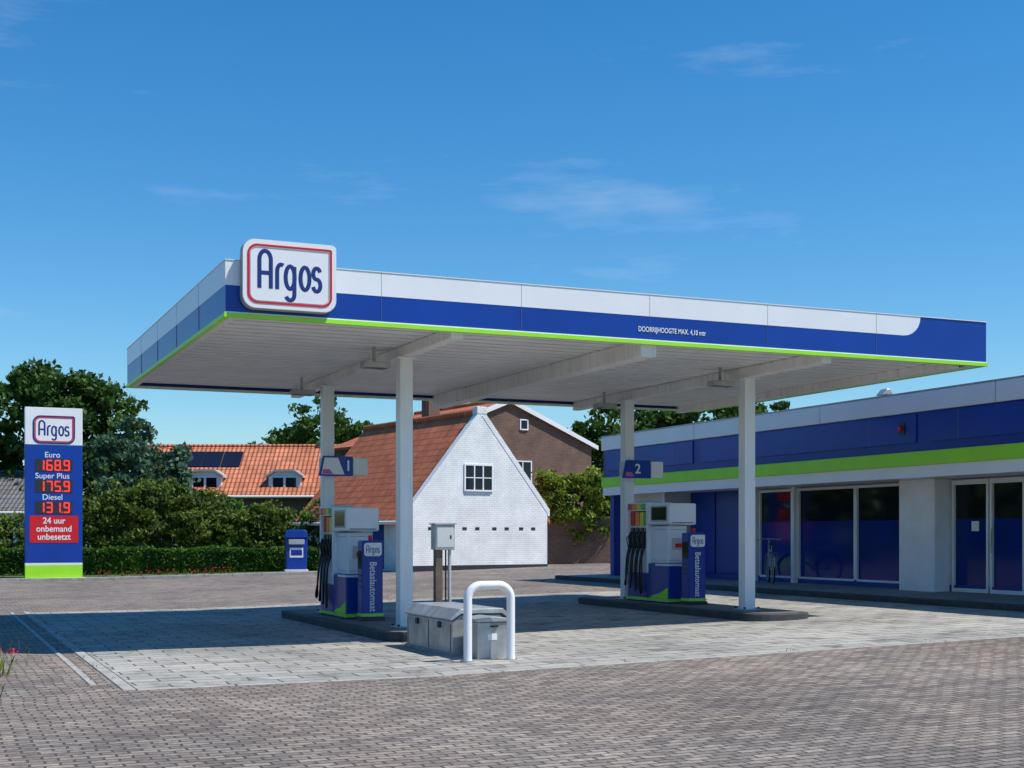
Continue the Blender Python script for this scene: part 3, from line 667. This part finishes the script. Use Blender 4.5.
def tree(name,x,y,blobs,mat,leaf=.16,dens=1.,cr=.55,per=60,trunk=.22,z0=0.):
    e=empty(name,(x,y,z0))
    P=clump_points(blobs,dens,cr,int(per*.72)); leaves_mesh('crown',P,leaf*1.15,mat,e)
    top=max(b[2] for b in blobs)
    def limb(nm,pts,r0,r1):
        V=[];F=[];n=8;m=len(pts)
        for i,p in enumerate(pts):
            r=r0+(r1-r0)*i/(m-1)
            for j in range(n): a=2*math.pi*j/n; V.append((p[0]+r*math.cos(a),p[1]+r*math.sin(a),p[2]))
        for i in range(m-1):
            for j in range(n): F.append((i*n+j,i*n+(j+1)%n,(i+1)*n+(j+1)%n,(i+1)*n+j))
        add(nm,V,F,m_bark,e,0,True)
    limb('trunk',[(0,0,-.1),(.05,0,top*.25),(-.05,.05,top*.5),(0,0,top*.8),(.05,0,top)],trunk,trunk*.25)
    for i,b in enumerate(blobs[:7]):
        s=top*.35; limb('limb_%d'%i,[(0,0,s),(b[0]*.4,b[1]*.4,s+(b[2]-s)*.55),(b[0]*.85,b[1]*.85,b[2])],trunk*.5,trunk*.12)
    return e
tree('broadleaf_tree',7.0,78.9,[(0,0,8.6,2.7,2.4,2.6),(-2.6,1.1,7.8,2.3,2.2,2.7),(2.2,-1,7.6,2.2,2.,2.5),(-4.1,2,6.2,2.0,2,2.4),(3.0,-1.3,5.2,1.8,1.8,2.2),(0,0,5,3,2.6,2.6),(-1.2,.5,9.9,1.3,1.3,1.2),(1.4,-.5,9.6,1.3,1.2,1.2)],m_leafA,.17,1.15,.6,70,.4)
tree('broadleaf_tree',-2.2,82.5,[(0,0,7,2.8,2.5,2.8),(1.8,-.6,5.6,2,2,2),(-2.4,1,5.6,2,2,2)],m_leafA,.17,1.,.6,60,.35)
tree('conifer_tree',9.6,68.2,[(0,0,6.2,1.0,1.,1.3),(-.7,.3,4.8,1.6,1.3,1.2),(.9,-.4,4.4,1.5,1.3,1.3),(1.6,-.6,5.7,.9,.8,.5),(-1.4,.5,5.9,.9,.8,.5),(2.1,-.9,3.6,1.2,1.,1.1),(0,0,3.2,2.3,1.6,1.2)],m_leafB,.13,1.,.42,60,.2)
tree('olive_shrub',8.9,58.2,[(-1.6,.7,2.0,1.8,1.3,1.8),(.2,0,2.3,1.8,1.3,1.85),(1.8,-.7,1.9,1.6,1.3,1.7),(2.9,-1.2,1.3,1.2,1,1.3),(-3.,1.2,1.3,1.3,1.1,1.3)],m_leafC,.08,1.25,.3,75,.12,.05)
tree('garden_shrub',12.9,56.4,[(0,0,1.6,1.4,1.1,1.45),(1.0,-.4,1.4,1.0,.9,1.2),(-.9,.4,1.2,.9,.8,1.1)],m_leafC,.08,1.2,.28,75,.1,.1)
tree('garden_shrub',12.6,62.4,[(0,0,2.2,1.2,1.1,1.3),(.8,-.3,1.6,1,1,1.2)],m_leafA,.10,1.1,.3,60,.1,.1)
tree('garden_shrub',14.9,53.6,[(0,0,1.5,.9,.8,1.3),(.8,-.3,1.2,.8,.7,1.0)],m_leafA,.08,1.2,.28,65,.08,.1)
tree('flowering_shrub',15.0,54.6,[(0,0,2.1,.7,.6,.8),(.5,-.2,1.7,.6,.6,.7)],m_leafL,.07,1.,.25,60,.07,.1)
tree('garden_shrub',3.6,60.0,[(0,0,1.2,1.8,1.4,1.3),(-2.5,1,1.1,1.8,1.4,1.2),(-5.2,2,1.3,1.8,1.4,1.3)],m_leafC,.09,1.,.32,60,.1,.0)
tree('broadleaf_tree',26.0,92.4,[(0,0,8.6,2.6,2.4,2.7),(2.2,-1,7.6,2.0,2,2.2),(-2.4,1.,7.2,2.2,2,1.9),(-4.2,1.8,6.4,1.5,1.5,1.5),(3.8,-1.6,6.6,1.4,1.4,1.5),(0,0,5.5,3.2,3,2)],m_leafA,.19,1.,.6,60,.35)
tree('broadleaf_tree',40.4,75.0,[(0,0,7.8,2.6,2.4,2.3),(-2,1,6.8,1.8,1.8,1.8),(2.2,-1,7.8,2,2,1.9)],m_leafA,.2,1.1,.6,48,.3)
tree('broadleaf_tree',45.2,73.4,[(0,0,8.4,2.4,2.4,2.1),(2.4,-1,8.4,2,2,1.9),(-2,1,7.6,1.8,1.8,1.9)],m_leafA,.2,1.1,.6,48,.3)
tree('broadleaf_tree',50.4,71.2,[(0,0,8.1,2.2,2.4,2.2),(1.8,-1,7.7,1.5,1.5,1.6)],m_leafA,.2,1.1,.6,45,.3)
tree('ivy_shrub',24.7,48.9,[(0,0,2.6,1.3,.7,1.1),(1.0,-.4,2.9,.9,.6,1.0),(-1.0,.4,2.6,.9,.6,1.0),(.4,-.1,1.6,1.4,.6,.8),(-1.4,.5,3.2,.6,.5,.7),(.2,0,3.5,.7,.5,.5)],m_leafL,.075,1.35,.26,75,.08,.3)
def hedge(name,a,b_,wd,h,z0,dn=2200):
    e=empty(name,(0,0,0)); d=Vector((b_[0]-a[0],b_[1]-a[1])); L=d.length; d/=L; nn=Vector((-d.y,d.x))
    n=int(L*dn)
    s=rng.uniform(0,L,n); f=rng.uniform(0,1,n)
    top=rng.uniform(0,1,n)<.38
    off=np.where(top,rng.uniform(-wd/2,wd/2,n),np.where(rng.uniform(0,1,n)<.85,-wd/2,wd/2)); z=np.where(top,h,f*h)
    wob=.06*np.sin(s*2.1)+.04*np.sin(s*5.3+1)
    off=off+rng.normal(0,.035,n)+wob*.6; z=z+rng.normal(0,.035,n)*1+np.where(top,wob*.6,0)
    P=np.stack([a[0]+d.x*s+nn.x*off,a[1]+d.y*s+nn.y*off,z0+z],1)
    leaves_mesh('leaf_layer',P,.06,m_leafH,e)
    q=[(a[0]+nn.x*k,a[1]+nn.y*k) for k in (-wd/2+.06,wd/2-.06)]; q2=[(b_[0]+nn.x*k,b_[1]+nn.y*k) for k in (wd/2-.06,-wd/2+.06)]
    prism('twig_core',[q[0],q2[1],q2[0],q[1]],2,z0,z0+h-.07,m_leafD,e)
hedge('clipped_hedge',(1.0,54.3),(13.9,49.1),.8,.90,.12)
hedge('clipped_hedge',(-6,56.5),(1.0,54.3),.8,.90,.05,1500)
bl=[]
for i in range(34):
    x=-60+i*5.2; bl.append((x,150-x*.42+rng.uniform(-6,6),rng.uniform(1.5,3),4.,3.,rng.uniform(3.,4.6)))
leaves_mesh('distant_trees',clump_points(bl,.8,1.3,20),.5,m_leafD)
# out-of-view tree belt, added to darken shop window reflections and horizon light
bl=[]
for i in range(26):
    bl.append((-26+rng.uniform(-3,2)-max(0,i-13)*.9,-8+i*5.0,rng.uniform(2.5,4),3.,3.4,rng.uniform(4.,5.5)))
leaves_mesh('unseen_tree_belt',clump_points(bl,1.2,1.3,16),.75,m_leafD)
def weeds(name,pts,flowers):
    V=[];F=[];mi=[]
    def q(v,m):
        k=len(V); V.extend(v); F.append(tuple(range(k,k+len(v)))); mi.append(m)
    for (x,y,n,sp,h) in pts:
        for i in range(n):
            a=random.uniform(0,6.28); r=abs(random.gauss(0,sp)); bx=x+r*math.cos(a); by=y+r*math.sin(a); z=g(bx)+(.06 if by>46 else 0.)
            hh=h*random.uniform(.4,1.1); lx=random.gauss(0,.3)*hh; ly=random.gauss(0,.3)*hh; w_=.006+.01*hh; t=random.uniform(0,3.14)
            q([(bx-w_*math.cos(t),by-w_*math.sin(t),z),(bx+w_*math.cos(t),by+w_*math.sin(t),z),(bx+lx*.5,by+ly*.5,z+hh*.7),(bx+lx,by+ly,z+hh)],0)
            if random.random()<flowers:
                c=(bx+lx,by+ly,z+hh); rr=.03
                for k in range(4):
                    t=k*1.57+random.random()
                    q([c,(c[0]+rr*math.cos(t),c[1]+rr*math.sin(t),c[2]+.02),(c[0]+1.2*rr*math.cos(t+.6),c[1]+1.2*rr*math.sin(t+.6),c[2]+.035),(c[0]+rr*math.cos(t+1.2),c[1]+rr*math.sin(t+1.2),c[2]+.02)],1)
    o=add(name,V,F,m_leafC); o.data.materials.append(m_red)
    for p,m in zip(o.data.polygons,mi): p.material_index=m
weeds('poppy_plants',[(.68,17.0,60,.2,.2),(.60,16.0,110,.16,.26),(.50,13.6,60,.12,.2),(.7,18.6,40,.25,.2)],.12)
weeds('verge_flowers',[(5.8+i*.6,48.7-i*.12,50,.3,.22) for i in range(8)]+[(-1+i*.9,49.9,50,.4,.2) for i in range(4)],.16)
weeds('kerb_weeds',[(17.18,10+i*1.3,6,.12,.12) for i in range(16)]+[(1.85,15+i*1.4,5,.12,.07) for i in range(9)]+[(3+i*2.3,14.0,5,.15,.05) for i in range(6)],0)
